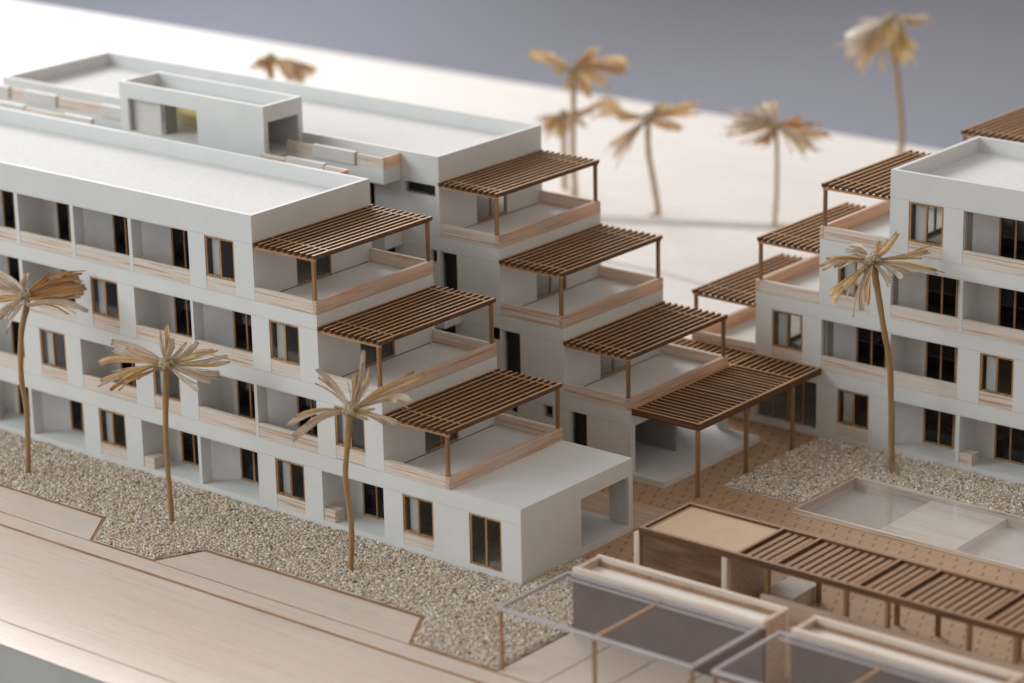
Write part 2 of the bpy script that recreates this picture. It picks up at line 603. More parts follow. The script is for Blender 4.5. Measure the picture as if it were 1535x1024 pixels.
gravel("gravel", "strip of warm beige fine gravel with zigzag edge along the front building",
       [(-31, -4.72), (-18.30, -4.62), (-16.86, -6.72), (-13.42, -6.68), (-12.45, -4.66), (-1.02, -4.50), (0.24, -6.62), (4.16, -6.58), (4.22, 3.3), (0.05, 3.5), (0.05, -0.03), (-31, -0.03)],
       [[(4.0, -2.6), (13, -2.6), (13, 4), (4.0, 4)]], 430, 0.026, 0.088,
       (10, 8, 8, 6, 6, 3.4, 2.4, 3.2, 3, 1.4, 0.5), (0.62, 0.565, 0.495))
gravel("gravel", "pale greyish gravel bed in front of the right hand building beside the pool",
       [(0.02, 13.36), (4.02, 13.45), (4.02, 17.38), (17, 17.38), (17, 20.82), (-0.02, 20.82)],
       [], 430, 0.026, 0.088,
       (8, 7, 7, 7, 5, 3, 2.6, 6, 5, 1.0, 0.6), (0.64, 0.60, 0.54))


# ------------------------------------------------------------ buildings
FZ = [0.0, 3.12, 6.08, 9.03]          # storey floors
OPT = [2.42, 5.40, 8.37, 11.36]       # tops of openings
OPB = [0.28, 3.13, 6.11, 9.06]        # bottoms of openings
WINB = [0.82, 3.71, 6.69, 9.62]       # window bottoms
PARZ = [None, 3.76, 6.68, 9.66]       # balcony parapet tops
ZR, DEP, XL = 12.6, 7.12, -42.0
OPEN = [
    [('d', -2.6, -0.97), ('w', -6.04, -4.44), ('b', -10.38, -7.05, 'deep'), ('w', -13.0, -11.38), ('b', -17.33, -14.0, 'c'), ('b', -20.9, -17.50, 'deep'),
     ('w', -23.57, -21.92), ('b', -27.90, -24.57, 'c'), ('b', -31.4, -28.09, 'deep'), ('w', -34.3, -32.7)],
    [('w', -9.54, -7.94), ('b', -13.85, -10.52, 'c'), ('b', -17.33, -14.01, 'deep'), ('w', -19.98, -18.38), ('b', -24.43, -21.06, 'deep'), ('w', -27.07, -25.42),
     ('b', -31.5, -28.15, 'c'), ('b', -35.0, -31.66, 'deep')],
    [('w', -12.97, -11.32), ('b', -17.33, -13.97, 'c'), ('b', -20.84, -17.47, 'deep'), ('w', -23.53, -21.84), ('b', -27.87, -24.54, 'deep'), ('b', -31.4, -28.09, 'c'), ('w', -34.2, -32.6)],
    [('w', -16.44, -14.77), ('b', -20.77, -17.39, 'c'), ('b', -24.33, -20.97, 'c'), ('b', -27.87, -24.54, 'deep'), ('b', -31.45, -28.09, 'c'), ('b', -34.95, -31.6, 'deep')],
]


def frame_mesh(name, w, h, mull=1, bar=0.085, d=0.11):
    """upright frame centred on x=0, base z=0, facing -y"""
    m = MB()
    m.box(-w / 2, w / 2, -d / 2, d / 2, 0, bar)
    m.box(-w / 2, w / 2, -d / 2, d / 2, h - bar, h)
    for s in (-1, 1):
        a, b = sorted((s * w / 2, s * (w / 2 - bar)))
        m.box(a, b, -d / 2, d / 2, bar, h - bar)
    for k in range(mull):
        c = -w / 2 + w * (k + 1) / (mull + 1)
        m.box(c - bar * .5, c + bar * .5, -d / 2 + .008, d / 2 - .008, bar, h - bar)
    return m.mesh(name, FRAME, (0, 0, 0))


def pane_mesh(w, h, m):
    return MB().box(-w / 2, w / 2, -.012, .012, 0, h).mesh("pane", m, (0, 0, 0))


PROTO = {}


def window_at(root, name, cx, y, z, w, h, rz, pane, mull=1, curtain=False):
    key = (name, round(w, 2), round(h, 2), mull)
    if key not in PROTO:
        pw = w / (mull + 1) - 0.10
        PROTO[key] = (frame_mesh(name, w, h, mull), pane_mesh(pw, h - 0.19, pane), pw)
    fm, pm, pw = PROTO[key]
    o = inst(fm, name, (cx, y, z), root, rz)
    for k in range(mull + 1):
        u = -w / 2 + w * (k + .5) / (mull + 1)
        p = bpy.data.objects.new("pane", pm)
        COL.objects.link(p)
        p.parent = o
        p.location = (u, 0.0, 0.095)
    if curtain:
        ck = ('curtain', round(h, 2))
        if ck not in PROTO:
            PROTO[ck] = MB().box(-.24, .24, -.02, .02, 0, h - .02).mesh("curtain", CURTAIN, (0, 0, 0))
        c = bpy.data.objects.new("curtain", PROTO[ck])
        COL.objects.link(c)
        c.parent = o
        c.location = (-w / 4 + .03, 0.16, 0.0)
    return o


def pergola(root, mp, E, T, z, n=11):
    """roof of slats over a stepped terrace, local u in E..T"""
    X = lambda u: mp(u, 0)[0]
    Y = lambda v: mp(0, v)[1]
    m = MB()
    for v in (0.12, 7.04):
        m.box(X(E + .02), X(T), Y(v - .05), Y(v + .05), z - .275, z - .162, 0, 0)
    m.box(X(T - .10), X(T - .001), Y(.17), Y(6.99), z - .20, z - .163, 1, 0)
    p = m.build("pergola", [SLAT_X, CHAR], root)
    kk = ('bar', round(abs(T - E), 2))
    if kk not in PROTO:
        L = abs(T - E) - .02
        PROTO[kk] = MB().box(-L / 2, L / 2, -.03, .03, 0, .104, 1, 0).mesh("cross_bar", [SLAT_X, CHAR], (0, 0, 0))
    for v in (0.98, 6.66):
        inst(PROTO[kk], "cross_bar", (X((E + T) / 2 + .01), Y(v), z - .10), p)
    key = ('slat', n)
    pitch = (T - E - .10) / (n - 1)
    for k in range(n):
        u = E + .06 + pitch * k
        wd = 0
        kk = ('slat', k == n - 1)
        if kk not in PROTO:
            PROTO[kk] = MB().box(*((-.047, .047) if k < n - 1 else (-.062, .062)), -3.60, 3.60, 0, .16, 1, 0).mesh("slat", [SLAT_Y, CHAR], (0, 0, 0))
        inst(PROTO[kk], "slat", (X(u), Y(3.60 + random.uniform(-.025, .025)), z - .16), p)
    pz = {11.48: 9.59, 8.55: 6.62, 5.55: 3.64}[z]
    for v in (0.13, 7.03):
        kk = ('ppost', pz)
        if kk not in PROTO:
            PROTO[kk] = MB().box(-.068, .068, -.068, .068, 0, z - .278 - pz).mesh("post", POST, (0, 0, 0))
        inst(PROTO[kk], "post", (X(T - .12), Y(v), pz), p)


def building(name, label, sx, ox, sy, oy, E, T2, drop_first=False, detail=True, kind='A'):
    mp = lambda u, v: (sx * u + ox, sy * v + oy)
    X = lambda u: sx * u + ox
    Y = lambda v: sy * v + oy
    root = thing(name, label, "building", (X((XL + E[0]) / 2), Y(DEP / 2), 0), "white card model buildings with stepped ends")
    TT = [None, T2, E[1], E[2]]
    Ek = lambda z: E[0] if z < FZ[1] else E[1] if z < FZ[2] else E[2] if z < FZ[3] else E[3]
    ops = []
    for k in range(4):
        for o_ in OPEN[k]:
            if k == 0 and drop_first and o_[1] > -11:
                continue
            if sy < 0 and o_[0] == 'w':
                o_ = ('o', o_[1] - .5, o_[2] + .5)  # rear windows opened up so brightness shows through the terrace doors
            ops.append((k,) + o_)
    if kind == 'C':
        ops += [(0, 'g', -10.3, -7.10), (0, 'g', -6.80, -3.80)]
    if kind == 'B':
        ops += [(0, 'o', -6.9, -3.9)]
    # --- front (balcony) wall with its openings, thin front skin carries the panel joints
    holes = []
    for o_ in ops:
        k, ty, a, b = o_[:4]
        holes.append((a, b, OPB[k], OPT[k]))
    seams = [(OPT[k] + .03, OPT[k] + .045) for k in range(4)] + [(FZ[k] - .012, FZ[k] + .004) for k in (1, 2, 3)]
    us = [XL, *E] + [h[0] for h in holes] + [h[1] for h in holes]
    zs = [0, *FZ, ZR] + [h[2] for h in holes] + [h[3] for h in holes]

    def solid(u, z):
        if u > Ek(z):
            return False
        return not any(h[0] < u < h[1] and h[2] < z < h[3] for h in holes)

    def skin(u, z):
        return solid(u, z) and not any(s[0] < z < s[1] for s in seams)
    m = MB()
    wx = lambda us_: [X(u) for u in us_]
    inv = lambda f: (lambda x, z: f((x - ox) / sx, z))
    d = sorted((Y(0), Y(.022)))
    grid_wall(m, 'x', wx(us), zs + [z for s in seams for z in s], inv(skin), *d)
    d = sorted((Y(.0225), Y(.2)))
    grid_wall(m, 'x', wx(us), zs, inv(solid), *d)
    m.build("facade_wall", WHITE, root)
    # --- courtyard wall
    m = MB()
    ch = []
    if kind == 'B':
        ch = [(-17.9, -17.5, 9.06, 11.25), (-15.74, -13.95, 10.76, 11.28), (-14.31, -13.96, 7.80, 8.37), (-13.78, -12.82, 6.11, 8.37), (-11.03, -10.48, 4.86, 5.46),
              (-10.34, -9.36, 3.13, 5.41), (-8.17, -7.63, 1.88, 2.45), (-10.0, -9.58, 1.72, 2.32), (-6.68, -5.78, 0.28, 2.46), (-17.5, -16.4, 6.11, 8.2), (-14.0, -13.0, 3.13, 5.2)]
    if kind == 'A':
        ch = [(-3.3, -1.03, .28, 2.40)]
    for h in (ch if kind == 'B' else []):
        tall = h[3] - h[2] > 1.5
        MB().box(X(h[0] - .1), X(h[1] + .1), Y(DEP - .52), Y(DEP - .46), h[2], h[3] + .1).build("doorway_shade" if tall else "window", DARKP, root)  # black sheet put in for the darkness behind each opening
    us2 = [XL, *E] + [h[0] for h in ch] + [h[1] for h in ch]
    zs2 = [0, *FZ, ZR] + [h[2] for h in ch] + [h[3] for h in ch]
    solid2 = lambda u, z: u <= Ek(z) and not any(h[0] < u < h[1] and h[2] < z < h[3] for h in ch)
    skin2 = lambda u, z: solid2(u, z) and not any(s[0] < z < s[1] for s in seams)
    grid_wall(m, 'x', wx(us2), zs2 + [z for s in seams for z in s], inv(skin2), *sorted((Y(DEP), Y(DEP - .022))))
    grid_wall(m, 'x', wx(us2), zs2, inv(solid2), *sorted((Y(DEP - .0225), Y(DEP - .2))))
    m.build("courtyard_wall", WHITE, root)
    # --- stepped end walls
    for k in range(4):
        z0, z1 = FZ[k], (FZ[k + 1] if k < 3 else ZR)
        hl = []
        if k > 0:
            hl = [(2.5, 4.6, FZ[k] + .03, FZ[k] + 2.25)]
        elif kind == 'A':
            hl = [(3.75, 6.85, .28, 2.39)]
        elif kind == 'B':
            hl = [(0.38, 6.80, .28, 2.38)]
        m = MB()
        inw = sorted((X(E[k]), X(E[k] - .2)))
        f = lambda y, z: not any(h[0] < (y - oy) / sy < h[1] and h[2] < z < h[3] for h in hl)
        grid_wall(m, 'y', [Y(.2), Y(DEP - .2)] + [Y(h[0]) for h in hl] + [Y(h[1]) for h in hl], [z0, z1] + [h[2] for h in hl] + [h[3] for h in hl], f, *inw)
        m.build("end_wall", WHITE, root)
        if k > 0:
            window_at(root, "terrace_door", X(E[k] - .09), Y(3.55), FZ[k] + .03, 2.1, 2.22, math.pi / 2 * sx, PANE)
    # --- floors, inner walls, roof
    for k in range(4):
        zt = OPB[k] - (.012 if k else 0)
        zt = FZ[k] if k else .28
        z0 = zt - .16 if k else 0.0
        e = E[max(k - 1, 0)]
        MB().box(X(XL + .2), X(e - (.2 if not (k and e > E[k]) else 0.2)), Y(.2), Y(DEP - .2), z0, zt).build("floor_slab", WHITE, root)
        # balcony floor finish just proud of the slab is left to the slab itself
    m = MB()
    for k in range(4):
        z0 = (FZ[k] if k else .28)
        z1 = (FZ[k + 1] - .16) if k < 3 else 11.75
        eu = E[k]
        lim = -3.6 if (k == 0) else eu - 3.5
        m.box(X(XL + .2), X(lim), Y(3.6), Y(3.72), z0, z1)
        for o_ in ops:
            if o_[0] != k:
                continue
            for u in (o_[2] - .85, ) if o_[1] == 'w' else ():
                if u < lim:
                    m.box(X(u), X(u + .1), Y(1.5), Y(3.6), z0, z1)
        if k:
            m.box(X(lim), X(lim - .12), Y(.2), Y(DEP - .2), z0, z1)
    if kind == 'A':
        m.box(X(-3.48), X(-.2), Y(3.55), Y(3.70), .28, 2.96)
        m.box(X(-3.60), X(-3.48), Y(.2), Y(6.92), .28, 2.96)
    if kind == 'C':
        m.box(X(-10.6), X(-10.5), Y(.2), Y(6.92), .28, 2.96)
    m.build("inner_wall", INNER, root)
    if kind == 'B':
        MB().box(X(-9.2), X(-9.0), Y(.2), Y(6.92), .281, 2.96).build("inner_wall", WHITE, root)
    m = MB().box(X(XL), X(XL + .2), Y(.2), Y(DEP - .2), 0, ZR)
    m.build("end_wall", WHITE, root)
    m = MB().box(X(XL + .2), X(E[3] - .2), Y(.2), Y(DEP - .2), 11.76, 11.95)
    m.build("roof", ROOFC, root)
    # --- terraces: balsa parapets and pergolas
    for k in (1, 2, 3):
        zt = FZ[k] + .012
        zp = {1: 3.64, 2: 6.62, 3: 9.59}[k]
        e, t = E[k], TT[k]
        MB().box(X(e + .01), X(t - .205), Y(0.002), Y(.17), zt, zp).build("parapet", BALSA_X, root)
        MB().box(X(t - .2), X(t + .004), Y(-.004), Y(DEP + .004), zt, zp).build("parapet", BALSA_Y, root)
        MB().box(X(e + .01), X(t - .205), Y(DEP - .17), Y(DEP - .002), zt, zp).build("parapet", BALSA_X, root)
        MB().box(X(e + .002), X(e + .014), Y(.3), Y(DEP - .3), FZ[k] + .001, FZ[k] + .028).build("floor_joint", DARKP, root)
        pergola(root, mp, e, t - (.05 if k > 1 else .03), {1: 5.55, 2: 8.55, 3: 11.48}[k])
    # --- windows, doors and balconies of the front wall
    rzf = 0.0 if sy > 0 else math.pi
    for o_ in ops:
        k, ty, a, b = o_[:4]
        ca, w = X((a + b) / 2), b - a
        if ty == 'w':
            window_at(root, "window", ca, Y(.085), WINB[k], w - .01, OPT[k] - WINB[k] - .005, rzf, PANE, 1, sy > 0)
            MB().box(X(a + .004), X(b - .004), Y(.012), Y(.16), OPB[k] + .003, WINB[k] - .004).build("sill_panel", BALSA_X, root)
        elif ty == 'd':
            window_at(root, "glazed_door", ca, Y(.085), OPB[k], w - .01, OPT[k] - OPB[k] - .005, rzf, PANE)
        elif ty == 'g':
            window_at(root, "glazed_door", ca, Y(.25), OPB[k] - .12, w - .01, OPT[k] - OPB[k] + .11, rzf, PANE, 3)
        elif ty == 'b' and (sy > 0):
            zt, zb = OPT[k], (FZ[k] if k else .28)
            lo, hi = sorted((X(a), X(b)))           # world left / right
            m = MB()
            m.box(lo, lo + .90, Y(1.4), Y(1.5), zb + .001, FZ[k] + 2.9)
            m.box(lo + 2.46, hi, Y(1.4), Y(1.5), zb + .001, FZ[k] + 2.9)
            m.box(lo + .90, lo + 2.46, Y(1.4), Y(1.5), zt - .02, FZ[k] + 2.9)
            m.box(lo - .065, lo - .001, Y(.2), Y(1.5), zb + .001, FZ[k] + 2.9)
            m.box(hi + .001, hi + .065, Y(.2), Y(1.5), zb + .001, FZ[k] + 2.9)
            m.box(lo, hi, Y(.2), Y(1.4), zt + .03, zt + .08)
            m.build("balcony_wall", WHITE, root)
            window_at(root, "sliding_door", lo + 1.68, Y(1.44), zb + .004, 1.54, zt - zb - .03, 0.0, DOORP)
            if o_[4] == 'c':
                MB().prism([(lo + .001, Y(.57)), (lo + .90, Y(1.392)), (lo + .001, Y(1.392))], zb + .002, zt + .028).build("closet", CURTAIN, root)
            if PARZ[k]:
                MB().box(lo + .004, hi - .004, Y(.012), Y(.15), OPB[k] + .003, PARZ[k]).build("balcony_parapet", BALSA_X, root)
            elif o_[4] == 'deep':
                MB().box(lo + .004, lo + .62, Y(.03), Y(.62), .284, .78).build("bench", BALSA_X, root)
    return root


EA = [0.0, -6.96, -10.30, -13.70]
front = building("apartment_building", "front white stepped model block whose ground floor ends in a flat open loggia", 1, 0, 1, 0, EA, -3.56, kind='A')
EB = [-3.45, -6.97, -10.42, -13.74]
rear = building("apartment_building", "white stepped model block standing behind the stair tower with its plain side forward", 1, 0, -1, 18.70, EB, -3.47, True, kind='B')
EC = [-3.60, -7.06, -10.37, -13.85]
right = building("apartment_building", "right hand white stepped model block facing the gravel bed and the clear topped pool", -1, -10.55, 1, 20.84, EC, -3.60, True, kind='C')
back = building("apartment_building", "farthest model block of which only a roof and pergola show at the right edge", -1, -10.55, -1, 39.60, EC, -3.60, True, kind='D')

# open ground floor of the rear block: terrace slab
MB().box(-3.449, -1.78, 11.62, 18.72, 0.002, 0.28).build("terrace_slab", WHITE, rear)

# walkways hung on the courtyard sides
def walkway(root, x0, x1, ywall, yout, z, pieces, ends=True):
    """floor plus a parapet of card and balsa pieces"""
    s = 1 if yout > ywall else -1
    m = MB().box(x0, x1, ywall + s * .003, yout, z - .68, z - .50)
    m.box(x0, x1, yout - s * .16, yout, z - .50, z + .0)
    m.box(x1 - .14, x1, ywall + s * .003, yout - s * .16, z - .50, z)
    w = m.build("walkway", WHITE, root)
    for a, b, kind in pieces:
        if kind == 'w':
            MB().box(a, b, yout + s * .10, yout - s * .14, z + .001, z + .56).build("parapet_panel", WARM_LIT, w)
        else:
            MB().box(a, b, yout - s * .002, yout - s * .13, z + .001, z + .50).build("parapet_board", BALSA_X, w)
    MB().box(x1 - .14, x1 + .003, ywall + s * .004, yout - s * .15, z + .001, z + .50).build("parapet_board", BALSA_Y, w)
    return w


walkway(rear, -41.9, -15.88, 11.55, 10.40, 11.98,
        [(-41.8, -40.1, 'w'), (-40.06, -39.05, 'b'), (-39.0, -36.72, 'w'), (-36.7, -33.70, 'b'), (-33.66, -30.9, 'w'), (-21.6, -20.04, 'b'), (-20.0, -17.48, 'w'), (-17.44, -15.884, 'b')])
walkway(rear, -30, -15.92, 11.55, 10.40, 9.02, [(-29.9, -17.5, 'w'), (-17.46, -15.925, 'w')])
walkway(rear, -30, -12.60, 11.55, 10.40, 6.02, [(-29.9, -14.2, 'w'), (-14.16, -12.605, 'w')])
walkway(front, -41.9, -15.86, 7.14, 8.22, 11.95,
        [(-41.8, -38.7, 'w'), (-38.66, -36.5, 'w'), (-36.46, -33.8, 'b'), (-33.76, -31.85, 'w'), (-21.0, -19.55, 'b'), (-19.5, -17.25, 'w'), (-17.2, -15.864, 'b')])

# stair tower between the two blocks
tw = thing("stair_tower", "white box shaped stair tower rising between the two left hand blocks", "tower", (-26.2, 10.3, 0))
m = MB()
ths = [(-28.5, -25.85, 11.98, 13.53), (-30.32, -28.5, 11.98, 13.53)]
grid_wall(m, 'x', [-30.84, -21.67, -28.5, -25.85, -30.32], [0.0, 14.25, 11.98, 13.53], lambda u, z: not any(h[0] < u < h[1] and h[2] < z < h[3] for h in ths), 9.05, 9.23)
m.build("front_wall", WHITE, tw)
m = MB()
grid_wall(m, 'y', [9.23, 11.36, 9.32, 11.28], [0, 14.25, 11.98, 13.50], lambda u, z: not (9.32 < u < 11.28 and 11.98 < z < 13.50), -21.87, -21.67)
m.build("end_wall", WHITE, tw)
m = MB()
grid_wall(m, 'x', [-30.84, -21.67, -29.6, -26.2], [0, 12.62, 13.5, 14.25], lambda u, z: not (-29.6 < u < -26.2 and 12.62 < z < 13.5), 11.36, 11.545)  # opening put in to let light onto the inner panel
m.build("back_wall", WHITE, tw)
m = MB()
grid_wall(m, 'y', [9.23, 11.36, 9.5, 10.9], [0, 14.25, 11.98, 13.50], lambda u, z: not (9.5 < u < 10.9 and 11.98 < z < 13.50), -30.84, -30.66)
m.build("end_wall", WHITE, tw)
MB().box(-30.66, -21.87, 9.23, 11.36, 13.56, 13.66).build("roof", ROOFC, tw)
MB().box(-30.66, -21.87, 9.23, 11.36, 11.86, 11.98).build("floor_slab", WHITE, tw)
MB().box(-30.655, -28.50, 9.36, 9.46, 11.982, 13.558).build("recess_panel", WARM_LIT, tw)
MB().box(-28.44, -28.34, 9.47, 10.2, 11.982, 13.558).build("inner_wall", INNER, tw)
MB().box(-29.7, -26.3, 11.22, 11.27, 11.982, 13.558).build("inner_wall", YELLOW_LIT, tw)  # added panel, backlit to give the tower opening its glow
MB().box(-26.2, -26.1, 9.9, 11.35, 11.982, 13.558).build("inner_wall", WARM_LIT, tw)
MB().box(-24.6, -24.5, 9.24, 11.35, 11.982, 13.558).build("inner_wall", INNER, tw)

# big pergola spanning from the rear block to the right hand block
bp = thing("pergola", "large low slatted brown pergola on slim posts bridging the two blocks over the paving", "pergola", (-1.7, 16, 0))
m = MB()
zt = 3.22
for x in (-3.37, -.05):
    m.box(x - .07, x + .07, 11.66, 20.78, zt - .30, zt, 1, 0)
for y in (11.73, 15.40, 18.90, 20.72):
    m.box(-3.298, -.122, y - .06, y + .06, zt - .30, zt - .002, 1, 0)
for y in (18.90, 20.72):
    m.box(-8.4, -3.442, y - .06, y + .06, zt - .30, zt - .002, 1, 0)
m.build("frame", [SLAT_Y, CHAR], bp)
sx_m = MB().box(-1.586, 1.586, -.045, .045, 0, .17, 1, 0).mesh("slat", [SLAT_X, CHAR], (0, 0, 0))
sy_m = MB().box(-.05, .05, -.848, .848, 0, .17, 1, 0).mesh("slat", [SLAT_Y, CHAR], (0, 0, 0))
for y0, y1 in ((11.73, 15.40), (15.40, 18.90)):
    for k in range(1, 11):
        inst(sx_m, "slat", (-1.71, y0 + (y1 - y0) * k / 11, zt - .19), bp)
for k in range(25):
    x = -.37 - .33 * k
    if abs(x + 3.37) > .14:
        inst(sy_m, "slat", (x, 19.81, zt - .19), bp)
pm = MB().box(-.075, .075, -.075, .075, 0, zt - .303).mesh("post", POST, (0, 0, 0))
for y in (11.66, 15.16, 18.66):
    inst(pm, "post", (-.04, y, 0.0), bp)
pm2 = MB().box(-.075, .075, -.075, .075, 0, zt - .303).mesh("post", POST, (0, 0, 0))
inst(pm2, "post", (-8.3, 18.90, 0.0), bp)

# ------------------------------------------------------------ foreground pieces
def canopy(label, x0, x1, y0, y1, z, posts):
    c = thing("canopy", label, "canopy", ((x0 + x1) / 2, (y0 + y1) / 2, 0), "clear acrylic canopies on slim posts")
    MB().box(x0 + .12, x1 - .12, y0 + .12, y1 - .12, z - .05, z).build("acrylic_sheet", ACRYL, c)
    m = MB()
    m.box(x0, x1, y0, y0 + .12, z - .10, z + .02)
    m.box(x0, x1, y1 - .12, y1, z - .10, z + .02)
    m.box(x0, x0 + .12, y0 + .12, y1 - .12, z - .10, z + .02)
    m.box(x1 - .12, x1, y0 + .12, y1 - .12, z - .10, z + .02)
    m.build("edge_frame", ACRYL_EDGE, c)
    xm = (x0 + x1) / 2
    MB().box(xm - .05, xm + .05, y0 + .121, y1 - .121, z - .11, z - .052).build("cross_bar", SLAT_Y, c)
    MB().box(x0 + .13, x1 - .13, y1 - .42, y1 - .34, z - .10, z - .052).build("ledger", ACRYL_EDGE, c)
    for px_, py_ in posts:
        MB().box(px_ - .055, px_ + .055, py_ - .055, py_ + .055, 0.0, z - .102).build("post", POST, c)
    return c


canopy("clear acrylic canopy nearest the gravel corner, beside the white block's end", 4.22, 12.80, -6.58, -2.47, 2.45, [(4.30, -6.45), (8.52, -6.45), (12.70, -6.45)])
canopy("clear acrylic canopy cut off by the bottom edge, right of the other canopy", 13.46, 22.2, -6.42, -2.32, 2.45, [(13.55, -6.30), (17.8, -6.30), (22.1, -6.30)])


def tray_box(label, x0, x1, y0, y1, z):
    c = thing("planter_box", label, "box", ((x0 + x1) / 2, (y0 + y1) / 2, 0), "low balsa boxes with white tray tops")
    t = .20
    MB().box(x0 + .002, x1 - .002, y0, y0 + t, 0, z - .25).build("front_panel", BROWNP, c)
    MB().box(x0, x1, y0 - .002, y0 + t, z - .249, z).build("rim", BALSA_X, c)
    MB().box(x0, x1, y1 - t, y1, 0, z).build("back_panel", BALSA_X, c)
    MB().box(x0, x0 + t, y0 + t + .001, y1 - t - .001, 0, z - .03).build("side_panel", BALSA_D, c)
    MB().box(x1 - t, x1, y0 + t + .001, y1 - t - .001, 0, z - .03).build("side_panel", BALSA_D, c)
    MB().box(x0 + t + .001, x1 - t - .001, y1 - t - .14, y1 - t - .002, z - .32, z - .20).build("shade_ledge", SLAT_D, c)  # browned so the tray's inner shadow line is in its colour
    MB().box(x0 + t + .002, x1 - t - .002, y0 + t + .002, y1 - t - .003, z - .50, z - .32).build("tray_floor", TRAY, c)
    return c


tray_box("balsa box with white recessed top standing behind the nearer acrylic canopy", 4.42, 12.86, -2.45, -.82, 2.65)
tray_box("balsa box with white recessed top at the lower right, behind the cut off canopy", 13.92, 22.25, -2.30, -.80, 2.65)

# wooden pavilion
pv = thing("pavilion", "long brown wooden pavilion with cardboard roof panel and slatted bays", "pavilion", (13, 3.9, 0))
z = 2.65
y0, y1, x0, x1 = 2.20, 5.50, 3.98, 26.0
m = MB()
m.box(x0, x1, y0, y0 + .16, z - .27, z, 1, 0)
m.box(x0, x1, y1 - .16, y1, z - .27, z, 1, 0)
divs = [x0 + .07, 8.45, 10.12, 13.62, 15.30, 18.72, 20.40, 23.8]
for x in divs:
    m.box(x - .07, x + .07, y0 + .161, y1 - .161, z - .27, z - .002, 1, 0)
m.build("roof_frame", [SLAT_D, CHAR], pv)
MB().box(x0 + .15, 8.37, y0 + .165, y1 - .165, z - .22, z - .10).build("roof_board", CARDB, pv)
sl = MB().box(-.105, .105, -1.484, 1.484, 0, .16, 1, 0).mesh("slat", [SLAT_D, CHAR], (0, 0, 0))
for a, b, n in ((8.45, 10.12, 4), (10.12, 13.62, 9), (13.62, 15.30, 4), (15.30, 18.72, 9), (18.72, 20.40, 4), (20.40, 23.8, 9)):
    for k in range(1, n + 1):
        inst(sl, "slat", (a + (b - a) * k / (n + 1), (y0 + y1) / 2, z - .255), pv)
pm = MB().box(-.08, .08, -.08, .08, 0, z - .273).mesh("post", POST, (0, 0, 0))
for x in (9.82, 13.26, 15.0, 18.34, 20.2, 23.7):
    inst(pm, "post", (x, y0 + .09, 0.0), pv)
for x in (10.05, 13.5, 15.25, 18.6, 20.3, 23.7):
    inst(pm, "post", (x, y1 - .09, 0.0), pv)
MB().box(4.02, 7.80, 2.30, 2.42, 0, z - .275).build("front_board", DARKW, pv)
for a in (3.74, 7.81):
    MB().box(a, a + .24, 2.22, 2.46, 0, z - .275).build("wall_end", BALSA_Z, pv)
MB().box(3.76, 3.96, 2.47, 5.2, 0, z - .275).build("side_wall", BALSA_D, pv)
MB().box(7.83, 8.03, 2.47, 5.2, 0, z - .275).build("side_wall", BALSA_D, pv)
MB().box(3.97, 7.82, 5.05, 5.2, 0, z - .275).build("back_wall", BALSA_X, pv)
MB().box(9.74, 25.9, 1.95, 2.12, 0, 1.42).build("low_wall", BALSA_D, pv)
MB().box(8.55, 9.85, 4.0, 5.7, 0, .6).build("counter", SPECK, pv)

# clear topped pool box
pl = thing("pool", "shallow balsa framed pool under a clear acrylic lid beside the gravel bed", "pool", (14, 14.2, 0))
x0, x1, y0, y1, z = 4.06, 26.95, 12.56, 17.34, .15
fl = -.56
MB().box(x0, x1, y0, y0 + .15, fl, z).build("rim", BALSA_X, pl)
MB().box(x0, x1, y1 - .15, y1, fl, z).build("rim", BALSA_X, pl)
MB().box(x0, x0 + .15, y0 + .151, y1 - .151, fl, z).build("rim", BALSA_Y, pl)
MB().box(x1 - .15, x1, y0 + .151, y1 - .151, fl, z).build("rim", BALSA_Y, pl)
MB().box(x0 + .151, 7.85, y0 + .151, y1 - .151, fl, -.40).build("pool_floor", SPECK, pl)
MB().box(7.855, 11.36, y0 + .151, y1 - .151, fl, -.06).build("deck_board", BALSA_B, pl)
MB().box(11.365, x1 - .151, y0 + .151, y1 - .151, fl, -.40).build("pool_floor", TRAY, pl)
MB().box(x0 + .155, x1 - .155, y0 + .155, y1 - .155, z - .06, z - .02).build("acrylic_lid", ACRYL_POOL, pl)

